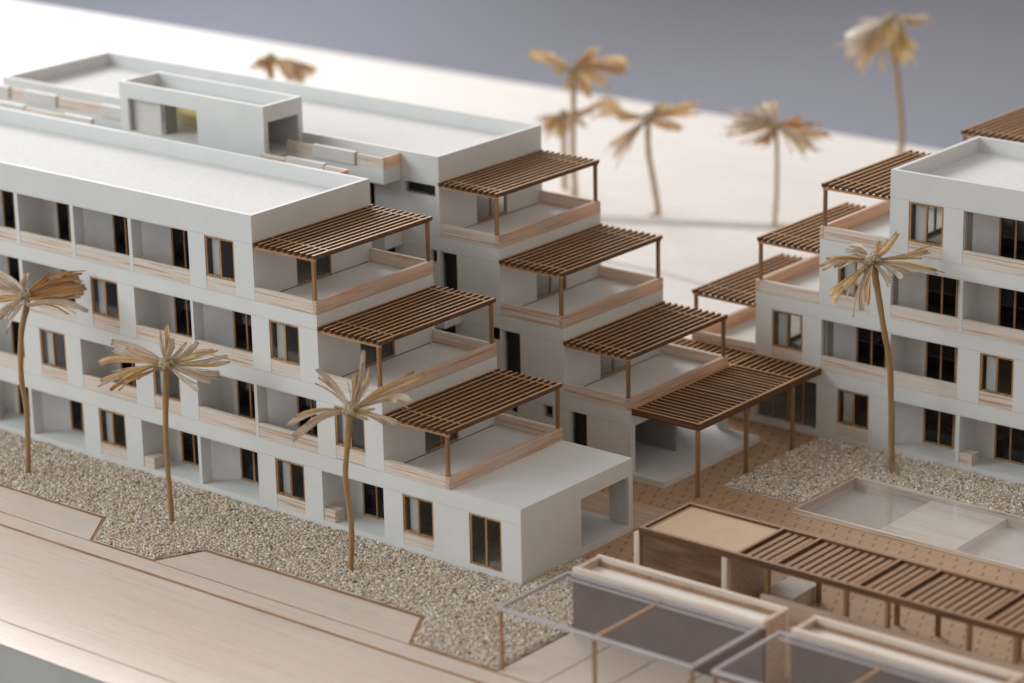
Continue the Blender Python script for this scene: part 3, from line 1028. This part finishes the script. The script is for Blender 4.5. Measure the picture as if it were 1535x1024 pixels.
PALMS = [
('p1',[(-24.48,-2.82,8.07),(-24.47,-2.81,7.54),(-24.61,-2.92,6.95),(-24.72,-3.01,6.3),(-24.81,-3.07,5.11),(-24.82,-3.08,4.09),(-24.74,-3.01,3.1),(-24.75,-3.02,2.1),(-24.79,-3.06,0.98),(-24.85,-3.11,0.0)],[0.151,0.115],[([(-24.48,-2.82,8.07),(-24.78,-2.84,8.2),(-25.74,-2.72,8.47),(-26.73,-2.86,8.81)],0.57,0),([(-24.48,-2.82,8.07),(-24.77,-2.93,8.11),(-25.64,-3.19,8.25),(-26.13,-3.85,8.45)],0.46,0),([(-24.48,-2.82,8.07),(-24.47,-3.21,8.02),(-25.15,-3.47,7.94),(-25.6,-4.35,8.02)],0.34,1),([(-24.48,-2.82,8.07),(-24.32,-3.27,7.92),(-24.69,-3.71,7.67),(-24.43,-4.61,7.48)],0.34,0),([(-24.48,-2.82,8.07),(-24.27,-3.25,7.81),(-24.28,-3.77,7.7),(-24.29,-4.45,7.4)],0.29,0),([(-24.48,-2.82,8.07),(-24.07,-3.39,7.82),(-24.02,-4.02,7.49),(-23.81,-4.54,7.02)],0.23,3),([(-24.48,-2.82,8.07),(-24.88,-2.64,8.25),(-25.25,-2.1,8.47),(-25.47,-1.77,8.64)],0.29,0),([(-24.48,-2.82,8.07),(-24.39,-2.63,8.19),(-24.53,-1.35,8.5),(-23.5,-0.39,8.56)],0.4,2),([(-24.48,-2.82,8.07),(-24.35,-2.67,8.12),(-23.88,-1.76,8.41),(-23.58,-0.51,8.4)],0.34,2),([(-24.48,-2.82,8.07),(-24.21,-2.77,8.02),(-23.92,-1.74,8.2),(-23.25,-0.68,8.23)],0.26,2),([(-24.48,-2.82,8.07),(-24.2,-2.78,7.96),(-23.52,-1.9,7.95),(-22.62,-1.0,8.18)],0.26,2),([(-24.48,-2.82,8.07),(-24.28,-2.63,8.03),(-23.77,-1.68,8.27),(-23.35,-0.51,8.29)],0.34,0),([(-24.48,-2.82,8.07),(-24.21,-2.7,7.97),(-23.37,-1.86,8.2),(-22.62,-1.03,8.31)],0.4,2),([(-24.48,-2.82,8.07),(-23.94,-2.87,7.94),(-23.42,-1.84,7.93),(-22.56,-1.22,8.07)],0.34,1),([(-24.48,-2.82,8.07),(-24.4,-2.63,8.09),(-24.4,-1.97,8.41),(-24.62,-1.22,8.66)],0.23,2),([(-24.48,-2.82,8.07),(-23.91,-3.2,7.8),(-23.42,-2.6,7.88),(-22.67,-1.97,7.77),(-21.65,-1.77,7.52)],0.29,0)]),
('p2',[(-15.62,-3.26,6.83),(-15.63,-3.28,6.43),(-15.71,-3.34,5.38),(-15.77,-3.38,4.15),(-15.78,-3.39,3.17),(-15.78,-3.39,2.22),(-15.76,-3.38,1.11),(-15.74,-3.38,0.0)],[0.164,0.109],[([(-15.62,-3.26,6.83),(-17.33,-3.42,7.21),(-18.32,-3.78,7.4)],0.44,0),([(-15.62,-3.26,6.83),(-17.16,-3.71,7.06),(-18.08,-3.94,7.21)],0.41,0),([(-15.62,-3.26,6.83),(-17.45,-4.28,6.95),(-17.84,-4.96,6.87)],0.33,1),([(-15.62,-3.26,6.83),(-16.23,-4.24,6.75),(-16.83,-4.78,6.57),(-17.26,-5.43,6.36)],0.25,1),([(-15.62,-3.26,6.83),(-16.2,-3.82,6.75),(-16.38,-4.37,6.67),(-16.62,-4.99,6.45)],0.41,4),([(-15.62,-3.26,6.83),(-16.01,-4.69,6.54),(-16.41,-5.09,6.36),(-16.38,-5.8,6.2)],0.27,2),([(-15.62,-3.26,6.83),(-16.41,-2.71,7.28),(-16.81,-2.38,7.63)],0.3,0),([(-15.62,-3.26,6.83),(-16.54,-2.29,7.36),(-17.2,-1.65,7.84)],0.25,1),([(-15.62,-3.26,6.83),(-16.03,-2.6,7.24),(-16.57,-1.95,7.44)],0.33,0),([(-15.62,-3.26,6.83),(-15.68,-2.51,7.11),(-15.71,-2.0,7.4)],0.3,0),([(-15.62,-3.26,6.83),(-15.37,-2.36,7.09),(-15.56,-1.48,7.31)],0.3,0),([(-15.62,-3.26,6.83),(-15.1,-2.18,6.97),(-14.49,-1.64,7.2)],0.41,1),([(-15.62,-3.26,6.83),(-14.61,-2.29,6.84),(-13.81,-1.48,7.05)],0.38,0),([(-15.62,-3.26,6.83),(-14.35,-2.26,6.75),(-13.63,-1.62,6.85)],0.22,1),([(-15.62,-3.26,6.83),(-14.42,-2.77,6.58),(-13.66,-2.12,6.47)],0.27,0),([(-15.62,-3.26,6.83),(-14.27,-3.04,6.51),(-13.61,-2.64,6.28)],0.27,0),([(-15.62,-3.26,6.83),(-14.32,-3.5,6.42),(-13.42,-3.63,6.23)],0.22,0)]),
('p3',[(-6.11,-2.67,6.66),(-6.16,-2.71,6.39),(-6.22,-2.76,5.71),(-6.28,-2.81,5.08),(-6.36,-2.87,4.15),(-6.33,-2.85,3.23),(-6.24,-2.79,1.84),(-6.31,-2.85,0.0)],[0.17,0.111],[([(-6.11,-2.67,6.66),(-7.54,-2.11,7.23),(-8.37,-2.2,7.77)],0.39,0),([(-6.11,-2.67,6.66),(-6.77,-1.8,7.18),(-7.32,-1.17,7.55)],0.16,1),([(-6.11,-2.67,6.66),(-6.9,-1.24,7.33),(-7.09,-0.78,8.44)],0.29,0),([(-6.11,-2.67,6.66),(-6.68,-1.78,7.19),(-7.29,-1.04,7.4)],0.21,0),([(-6.11,-2.67,6.66),(-6.31,-1.74,7.05),(-6.87,-0.64,7.37)],0.18,0),([(-6.11,-2.67,6.66),(-5.84,-1.11,7.01),(-5.08,0.61,7.47)],0.31,1),([(-6.11,-2.67,6.66),(-5.75,-1.5,6.93),(-5.43,-0.27,7.23)],0.24,0),([(-6.11,-2.67,6.66),(-5.41,-1.31,6.87),(-4.97,-0.93,6.85),(-4.51,-0.87,6.74)],0.39,0),([(-6.11,-2.67,6.66),(-5.12,-2.23,6.49),(-4.27,-1.93,6.22)],0.34,0),([(-6.11,-2.67,6.66),(-5.69,-2.73,6.52),(-5.22,-2.63,6.44)],0.21,0),([(-6.11,-2.67,6.66),(-7.06,-3.51,6.62),(-7.29,-4.39,6.54),(-7.35,-5.0,6.38)],0.31,0),([(-6.11,-2.67,6.66),(-6.77,-3.54,6.49),(-6.86,-4.42,6.31),(-6.94,-5.23,6.07)],0.29,0),([(-6.11,-2.67,6.66),(-5.64,-2.5,6.67),(-5.39,-2.03,6.69)],0.16,4)]),
('p4',[(4.16,18.22,9.39),(4.21,18.26,9.07),(4.26,18.3,8.55),(4.35,18.38,7.91),(4.54,18.55,6.45),(4.75,18.73,4.98),(4.83,18.8,2.99),(4.88,18.83,0.99),(4.91,18.85,0.0)],[0.184,0.127],[([(4.16,18.22,9.39),(3.44,18.46,9.68),(3.0,18.09,9.87)],0.34,3),([(4.16,18.22,9.39),(3.37,18.14,9.59),(2.95,17.91,9.61)],0.25,3),([(4.16,18.22,9.39),(3.22,17.55,9.52),(2.56,17.08,9.44)],0.23,1),([(4.16,18.22,9.39),(3.19,17.54,9.46),(2.75,16.49,9.17)],0.31,0),([(4.16,18.22,9.39),(3.98,16.67,8.95),(3.85,15.85,8.62),(3.77,15.54,8.44)],0.25,1),([(4.16,18.22,9.39),(4.14,16.49,8.9),(4.18,15.54,8.64),(3.97,15.51,8.1)],0.28,1),([(4.16,18.22,9.39),(4.57,16.72,8.68),(5.05,15.98,7.9)],0.37,0),([(4.16,18.22,9.39),(4.8,16.76,8.71),(5.05,16.32,8.17)],0.25,1),([(4.16,18.22,9.39),(4.8,17.87,9.11),(5.21,17.7,8.95),(5.58,17.37,8.78)],0.37,3),([(4.16,18.22,9.39),(5.0,18.25,9.17),(5.31,18.25,9.02),(5.76,17.92,8.91)],0.31,3),([(4.16,18.22,9.39),(5.61,18.82,9.17),(6.72,19.37,8.92)],0.31,0),([(4.16,18.22,9.39),(5.37,18.85,9.32),(6.51,19.42,9.06)],0.25,1),([(4.16,18.22,9.39),(5.0,19.44,9.51),(5.66,20.51,9.78)],0.17,1),([(4.16,18.22,9.39),(5.19,19.41,9.53),(5.61,20.25,9.54)],0.25,1),([(4.16,18.22,9.39),(4.25,19.15,9.73),(4.16,20.16,10.17)],0.34,1),([(4.16,18.22,9.39),(3.99,18.86,9.68),(3.7,19.51,9.91)],0.28,1)]),
('p5',[(-50.15,38.73,7.61),(-50.2,38.78,0.35)],[0.178,0.158],[([(-50.15,38.73,7.61),(-50.19,38.03,7.43),(-50.38,37.19,7.17)],0.4,2),([(-50.15,38.73,7.61),(-50.36,38.1,7.47),(-50.52,37.9,7.31)],0.55,2),([(-50.15,38.73,7.61),(-49.72,38.14,7.26),(-49.6,37.89,6.99)],0.4,2),([(-50.15,38.73,7.61),(-49.28,38.61,7.33),(-48.18,38.09,6.77)],0.4,1),([(-50.15,38.73,7.61),(-48.67,39.25,7.29),(-47.28,39.6,6.86)],0.51,2),([(-50.15,38.73,7.61),(-48.88,38.95,7.28),(-47.13,38.55,6.64)],0.55,1),([(-50.15,38.73,7.61),(-49.07,38.95,7.4),(-47.91,39.46,7.13)],0.4,2)]),
('p6',[(-31.82,43.94,8.22),(-31.77,43.99,7.83),(-31.78,44.02,5.88),(-31.84,43.99,3.76),(-31.79,44.06,1.11),(-31.87,44.0,0.35)],[0.17,0.151],[([(-31.82,43.94,8.22),(-33.19,43.74,8.65),(-34.73,43.56,8.95)],0.57,1),([(-31.82,43.94,8.22),(-33.3,44.12,8.72),(-33.57,43.87,8.88)],0.45,3),([(-31.82,43.94,8.22),(-31.73,44.96,8.61),(-31.92,46.65,9.18)],0.53,1),([(-31.82,43.94,8.22),(-30.81,45.56,8.47),(-29.75,46.7,8.46)],0.57,1),([(-31.82,43.94,8.22),(-30.7,45.29,8.38),(-29.33,45.77,8.2)],0.42,2),([(-31.82,43.94,8.22),(-30.48,44.27,7.93),(-29.42,44.32,7.46)],0.45,1),([(-31.82,43.94,8.22),(-30.74,43.66,7.79),(-29.94,43.1,7.33)],0.57,1),([(-31.82,43.94,8.22),(-31.38,43.18,7.79),(-31.03,42.39,7.4)],0.34,1),([(-31.82,43.94,8.22),(-32.33,43.59,8.27),(-32.62,43.24,8.07)],0.34,1)]),
('p7',[(-34.55,46.6,4.81),(-34.57,46.63,0.35)],[0.155,0.155],[([(-34.55,46.6,4.81),(-34.63,45.69,4.55),(-34.68,44.78,4.34)],0.39,1),([(-34.55,46.6,4.81),(-35.12,46.06,4.72),(-35.79,45.34,4.61)],0.35,0),([(-34.55,46.6,4.81),(-34.27,45.96,4.39),(-33.72,44.88,3.92)],0.39,1),([(-34.55,46.6,4.81),(-34.1,46.22,4.44),(-33.59,45.68,4.0)],0.39,1),([(-34.55,46.6,4.81),(-33.78,46.67,4.63),(-32.93,46.65,4.21)],0.35,0),([(-34.55,46.6,4.81),(-33.79,47.78,4.94),(-33.42,49.03,5.29),(-32.37,49.26,5.07)],0.35,1),([(-34.55,46.6,4.81),(-33.87,47.15,4.82),(-33.29,47.86,4.92)],0.46,0)]),
('p8',[(-27.04,44.66,6.01),(-27.08,44.64,5.06),(-27.03,44.69,3.77),(-26.95,44.76,3.23),(-26.76,44.93,1.69),(-26.68,45.0,0.53),(-27.06,44.69,0.35)],[0.168,0.149],[([(-27.04,44.66,6.01),(-26.09,46.0,6.24),(-25.46,46.98,6.51)],0.52,1),([(-27.04,44.66,6.01),(-26.1,44.8,5.74),(-24.91,45.1,5.55)],0.52,1),([(-27.04,44.66,6.01),(-28.29,44.12,6.17),(-29.33,43.94,6.66),(-29.83,43.65,6.35)],0.41,1),([(-27.04,44.66,6.01),(-27.81,44.08,6.02),(-28.54,43.62,5.97)],0.45,1),([(-27.04,44.66,6.01),(-27.12,43.16,5.41),(-27.57,41.85,4.95)],0.34,1),([(-27.04,44.66,6.01),(-26.93,42.31,5.1),(-27.08,41.44,4.38)],0.34,0),([(-27.04,44.66,6.01),(-26.95,45.71,6.33),(-26.32,45.7,6.27)],0.6,4),([(-27.04,44.66,6.01),(-26.93,45.07,6.16),(-27.19,45.8,6.43)],0.52,1)]),
('p9',[(-20.33,47.18,6.01),(-20.27,47.24,5.33),(-20.24,47.28,3.68),(-20.26,47.28,1.79),(-20.34,47.23,0.46),(-20.35,47.22,0.35)],[0.119,0.11],[([(-20.33,47.18,6.01),(-21.57,46.75,6.25),(-22.68,46.17,6.44)],0.33,0),([(-20.33,47.18,6.01),(-21.12,45.94,5.73),(-22.01,44.92,5.68)],0.33,1),([(-20.33,47.18,6.01),(-21.38,46.47,6.12),(-22.12,45.61,6.1)],0.33,0),([(-20.33,47.18,6.01),(-21.39,47.23,6.31),(-22.37,46.69,6.51)],0.4,0),([(-20.33,47.18,6.01),(-21.21,47.43,6.34),(-22.18,47.69,6.87)],0.37,0),([(-20.33,47.18,6.01),(-21.07,47.67,6.49),(-21.93,48.24,6.93)],0.51,3),([(-20.33,47.18,6.01),(-19.95,47.77,6.05),(-19.4,48.54,6.32)],0.33,2),([(-20.33,47.18,6.01),(-19.65,47.71,5.93),(-18.85,48.72,5.95)],0.33,2),([(-20.33,47.18,6.01),(-19.06,47.58,5.69),(-17.69,48.58,5.55)],0.4,1),([(-20.33,47.18,6.01),(-18.95,47.05,5.59),(-17.8,47.45,5.24)],0.44,0),([(-20.33,47.18,6.01),(-19.0,46.96,5.43),(-17.79,46.38,4.98)],0.4,0),([(-20.33,47.18,6.01),(-20.17,46.06,5.58),(-20.29,45.05,5.29)],0.37,2),([(-20.33,47.18,6.01),(-20.1,46.11,5.54),(-20.04,45.5,5.32)],0.29,2),([(-20.33,47.18,6.01),(-21.46,46.06,5.97),(-22.29,45.25,5.84)],0.29,0)]),
('p10',[(-20.61,59.33,9.82),(-20.66,59.31,8.97),(-20.44,59.52,7.4),(-20.24,59.71,5.7),(-20.05,59.9,2.36),(-20.66,59.42,0.35)],[0.175,0.156],[([(-20.61,59.33,9.82),(-19.5,60.0,9.78),(-18.72,60.84,9.91)],0.39,0),([(-20.61,59.33,9.82),(-21.31,57.47,9.4),(-21.75,56.05,9.08)],0.51,3),([(-20.61,59.33,9.82),(-21.02,56.53,8.96),(-21.77,55.96,8.53)],0.35,0),([(-20.61,59.33,9.82),(-20.51,56.84,8.6),(-20.7,55.84,7.51)],0.39,1),([(-20.61,59.33,9.82),(-20.26,56.88,8.46),(-20.29,56.31,7.48)],0.35,0),([(-20.61,59.33,9.82),(-19.34,57.9,8.87),(-18.91,57.57,7.7)],0.39,4),([(-20.61,59.33,9.82),(-18.86,58.17,8.68),(-18.36,58.23,7.81)],0.35,4),([(-20.61,59.33,9.82),(-20.73,56.58,8.78),(-21.01,55.95,8.22)],0.43,0),([(-20.61,59.33,9.82),(-20.26,57.45,9.01),(-20.11,56.64,8.2)],0.47,4),([(-20.61,59.33,9.82),(-21.02,58.05,9.46),(-21.01,57.45,9.16)],0.54,3),([(-20.61,59.33,9.82),(-19.74,58.9,9.38),(-18.81,57.8,8.47)],0.47,4),([(-20.61,59.33,9.82),(-19.77,59.69,9.73),(-19.01,59.82,9.51)],0.35,1)])]


# ------------------------------------------------------------ dried flower palms
TONE = {0: (0.86, 0.75, 0.62), 1: (0.90, 0.67, 0.39), 2: (0.72, 0.42, 0.18), 3: (0.95, 0.92, 0.88), 4: (0.90, 0.72, 0.34)}  # near-white tone: bright highlights on petals put into the colour


def catmull(pts, n):
    P = [Vector(p) for p in pts]
    P = [P[0] * 2 - P[1]] + P + [P[-1] * 2 - P[-2]]
    out = []
    seg = len(P) - 3
    for i in range(n + 1):
        t = i / n * seg
        k = min(int(t), seg - 1)
        t -= k
        a, b, c, d = P[k:k + 4]
        out.append(0.5 * ((2 * b) + (c - a) * t + (2 * a - 5 * b + 4 * c - d) * t * t + (3 * b - a - 3 * c + d) * t ** 3))
    return out


def strip_mesh(name, rows, uvs, cols, material, close=False):
    nr, nc = len(rows), len(rows[0])
    me = bpy.data.meshes.new(name)
    v = [tuple(p) for r in rows for p in r]
    f = []
    for i in range(nr - 1):
        for j in range(nc - 1 + (1 if close else 0)):
            j2 = (j + 1) % nc
            f.append((i * nc + j, i * nc + j2, (i + 1) * nc + j2, (i + 1) * nc + j))
    me.from_pydata(v, [], f)
    uvl = me.uv_layers.new(name="UVMap")
    for l in me.loops:
        uvl.data[l.index].uv = uvs[l.vertex_index]
    at = me.attributes.new("petal_color", 'FLOAT_COLOR', 'POINT')
    for i, c in enumerate(cols):
        at.data[i].color = (*c, 1)
    me.materials.append(material)
    for p in me.polygons:
        p.use_smooth = True
    return me


def petal(root, pts, width, tone, up):
    n = 10
    C = catmull(pts, n)
    rnd = random.uniform
    base_c = Vector(TONE[tone]) * rnd(.92, 1.08)
    ph, ph2 = rnd(0, 6), rnd(0, 6)
    tipn = random.choice((0.25, 0.55, 0.8))
    rows, uvs, cols = [], [], []
    nc = 7
    uo = rnd(0, 40)
    for i, p in enumerate(C):
        t = i / n
        tan = (C[min(i + 1, n)] - C[max(i - 1, 0)]).normalized()
        side = tan.cross(up)
        if side.length < .15:
            side = tan.cross(Vector((.77, .63, 0)))
        side.normalize()
        nor = side.cross(tan).normalized()
        w = width * (0.42 + 0.62 * math.sin(min(t * 1.15, 1) * math.pi * .62)) * (1 - .30 * max(0, t - .75) / .25)
        w *= 1 + .10 * math.sin(ph + t * 9)
        tw = .6 * math.sin(ph2 + t * 2.5)
        row = []
        for j in range(nc):
            s = j / (nc - 1) * 2 - 1
            fold = (.30 * abs(s) + .09 * math.cos(s * 9.4)) * w
            q = p + side * (s * w / 2 * math.cos(tw)) + nor * (fold * .8 + s * w / 2 * math.sin(tw))
            if i == n:
                q -= tan * (width * tipn * abs(math.sin(j * 2.1 + ph)))
            q += nor * rnd(-.012, .012)
            row.append(q)
            uvs.append((j / (nc - 1) * .8 + uo, t * 2 + uo))
            k = 1 - .45 * max(0, t - .86) / .14 if tone != 3 else 1 - .25 * max(0, t - .9) / .1
            cc = base_c * (k * rnd(.90, 1.07))
            if t < .18:
                cc = cc.lerp(Vector((.52, .40, .22)), .5)
            cols.append(tuple(cc))
        rows.append(row)
    o0 = C[0]
    me = strip_mesh("petal", [[p - o0 for p in r] for r in rows], uvs, cols, PETAL)
    inst(me, "petal", o0, root)


def palm(label, trunk, rads, pets):
    crown, ground = Vector(trunk[0]), Vector(trunk[-1])
    root = thing("palm_tree", label, "palm", ground, "dried flowers standing in for palm trees")
    C = catmull([*trunk], 26)
    rows, uvs, cols = [], [], []
    nc = 9
    for i, p in enumerate(C):
        t = i / 26
        tan = (C[min(i + 1, 26)] - C[max(i - 1, 0)]).normalized()
        a = tan.cross(Vector((.77, .63, 0))).normalized()
        b = tan.cross(a)
        r = rads[0] + (rads[1] - rads[0]) * min(1, t * 2.2)
        r *= 1 + .05 * math.sin(i * 1.9) + (.25 * (1 - t / .06) if t < .06 else 0)
        row = []
        for j in range(nc):
            g = j / nc * 6.2832
            rr = r * (1 + .09 * math.cos(3 * g + t * 3))
            row.append(p + a * (rr * math.cos(g)) + b * (rr * math.sin(g)) - ground)
            uvs.append((j / nc * 1.6, t * 6))
            c0 = Vector((.40, .255, .115)) * random.uniform(.88, 1.1)
            cols.append(tuple(c0))
        rows.append(row)
    me = strip_mesh("trunk", rows, uvs, cols, STEM, True)
    inst(me, "trunk", ground, root)
    # knobbly flower head
    v0, f0 = ico()
    hv, hf, hc = [], [], []
    hr = rads[0] * 2.0
    for k in range(46):
        g = random.uniform(0, 6.283)
        h = random.uniform(-.5, 1)
        d = Vector((math.cos(g) * math.sqrt(1 - h * h), math.sin(g) * math.sqrt(1 - h * h), h))
        c = d * hr * .72
        n0 = len(hv)
        rr = hr * random.uniform(.28, .42)
        for q in v0:
            hv.append(c + Vector(q) * rr * random.uniform(.8, 1.2))
            hc.append(tuple(Vector((.60, .50, .33)) * random.uniform(.55, 1.1)))
        hf += [tuple(int(n0 + i) for i in f) for f in f0]
    me = bpy.data.meshes.new("flower_head")
    me.from_pydata([tuple(p) for p in hv], [], hf)
    uvl = me.uv_layers.new(name="UVMap")
    at = me.attributes.new("petal_color", 'FLOAT_COLOR', 'POINT')
    for i, c in enumerate(hc):
        at.data[i].color = (*c, 1)
    me.materials.append(STEM)
    inst(me, "flower_head", crown, root)
    for pts, w, tone in pets:
        petal(root, pts, w * (.82 if ground.y < 25 else 1.0), tone, Vector((.42, -.55, .72)))
        for q in range(3 if ground.y < 25 else 7):                      # thin frayed strips beside each broad petal
            L = (Vector(pts[-1]) - Vector(pts[0])).length
            k = random.uniform(.62, 1.02)
            off = Vector((random.uniform(-1, 1), random.uniform(-1, 1), random.uniform(-.9, .6))) * L * (.13 if ground.y < 25 else .24)
            c0 = Vector(pts[0])
            pp = [c0 + (Vector(v) - c0) * k + off * (n_ / (len(pts) - 1)) for n_, v in enumerate(pts)]
            petal(root, pp, w * random.uniform(.26, .5), random.choice((tone, tone, 1, 0)), Vector((.3, -.4, .8)))
    return root


LABELS = {
    'p1': "dried flower palm cut by the left edge, petals bunched to the right",
    'p2': "dried flower palm with full fan of petals, second from left in the gravel strip",
    'p3': "pale pinkish dried flower palm nearest the end of the front block",
    'p4': "tall curved dried flower palm in the gravel bed before the right hand block",
    'p5': "brown drooping crown peeking over the far roof at upper left",
    'p6': "tall blurred golden palm crossing the grey backdrop beside the rear block",
    'p7': "low blurred palm half hidden behind the taller golden palm trunk",
    'p8': "blurred palm with curved trunk between the golden palm and the white petalled one",
    'p9': "blurred straight palm with brown spiky petals left of the right hand block",
    'p10': "tallest blurred palm with drooping greenish yellow crown against the grey backdrop",
}
for n_, tr_, rd_, pt_ in PALMS:
    palm(LABELS[n_], tr_, rd_, pt_)

# tuft of fine dry fibres round the foot of the right hand palm
m = MB()
for k in range(46):
    a = random.uniform(0, 6.283)
    r = random.uniform(.02, .34)
    x, y = 4.95 + r * math.cos(a), 18.82 + r * math.sin(a)
    h = random.uniform(.5, 1.5)
    dx, dy = math.cos(a) * random.uniform(.05, .5), math.sin(a) * random.uniform(.05, .5)
    w = .008
    for q in range(3):
        t0, t1 = q / 3, (q + 1) / 3
        p0 = (x + dx * t0 ** 1.6, y + dy * t0 ** 1.6, h * t0)
        p1 = (x + dx * t1 ** 1.6, y + dy * t1 ** 1.6, h * t1)
        w0, w1 = w * (1 - t0 * .7), w * (1 - t1 * .7)
        m.quad((p0[0] - w0, p0[1] - w0, p0[2]), (p0[0] + w0, p0[1] + w0, p0[2]), (p1[0] + w1, p1[1] + w1, p1[2]), (p1[0] - w1, p1[1] - w1, p1[2]))
o = m.build("dry_grass", card("dry_fibre", (.55, .47, .36), (.62, .54, .43)))
o['kind'] = 'stuff'
o['label'] = "wispy dry fibres around the foot of the right hand palm"
o['category'] = "grass"
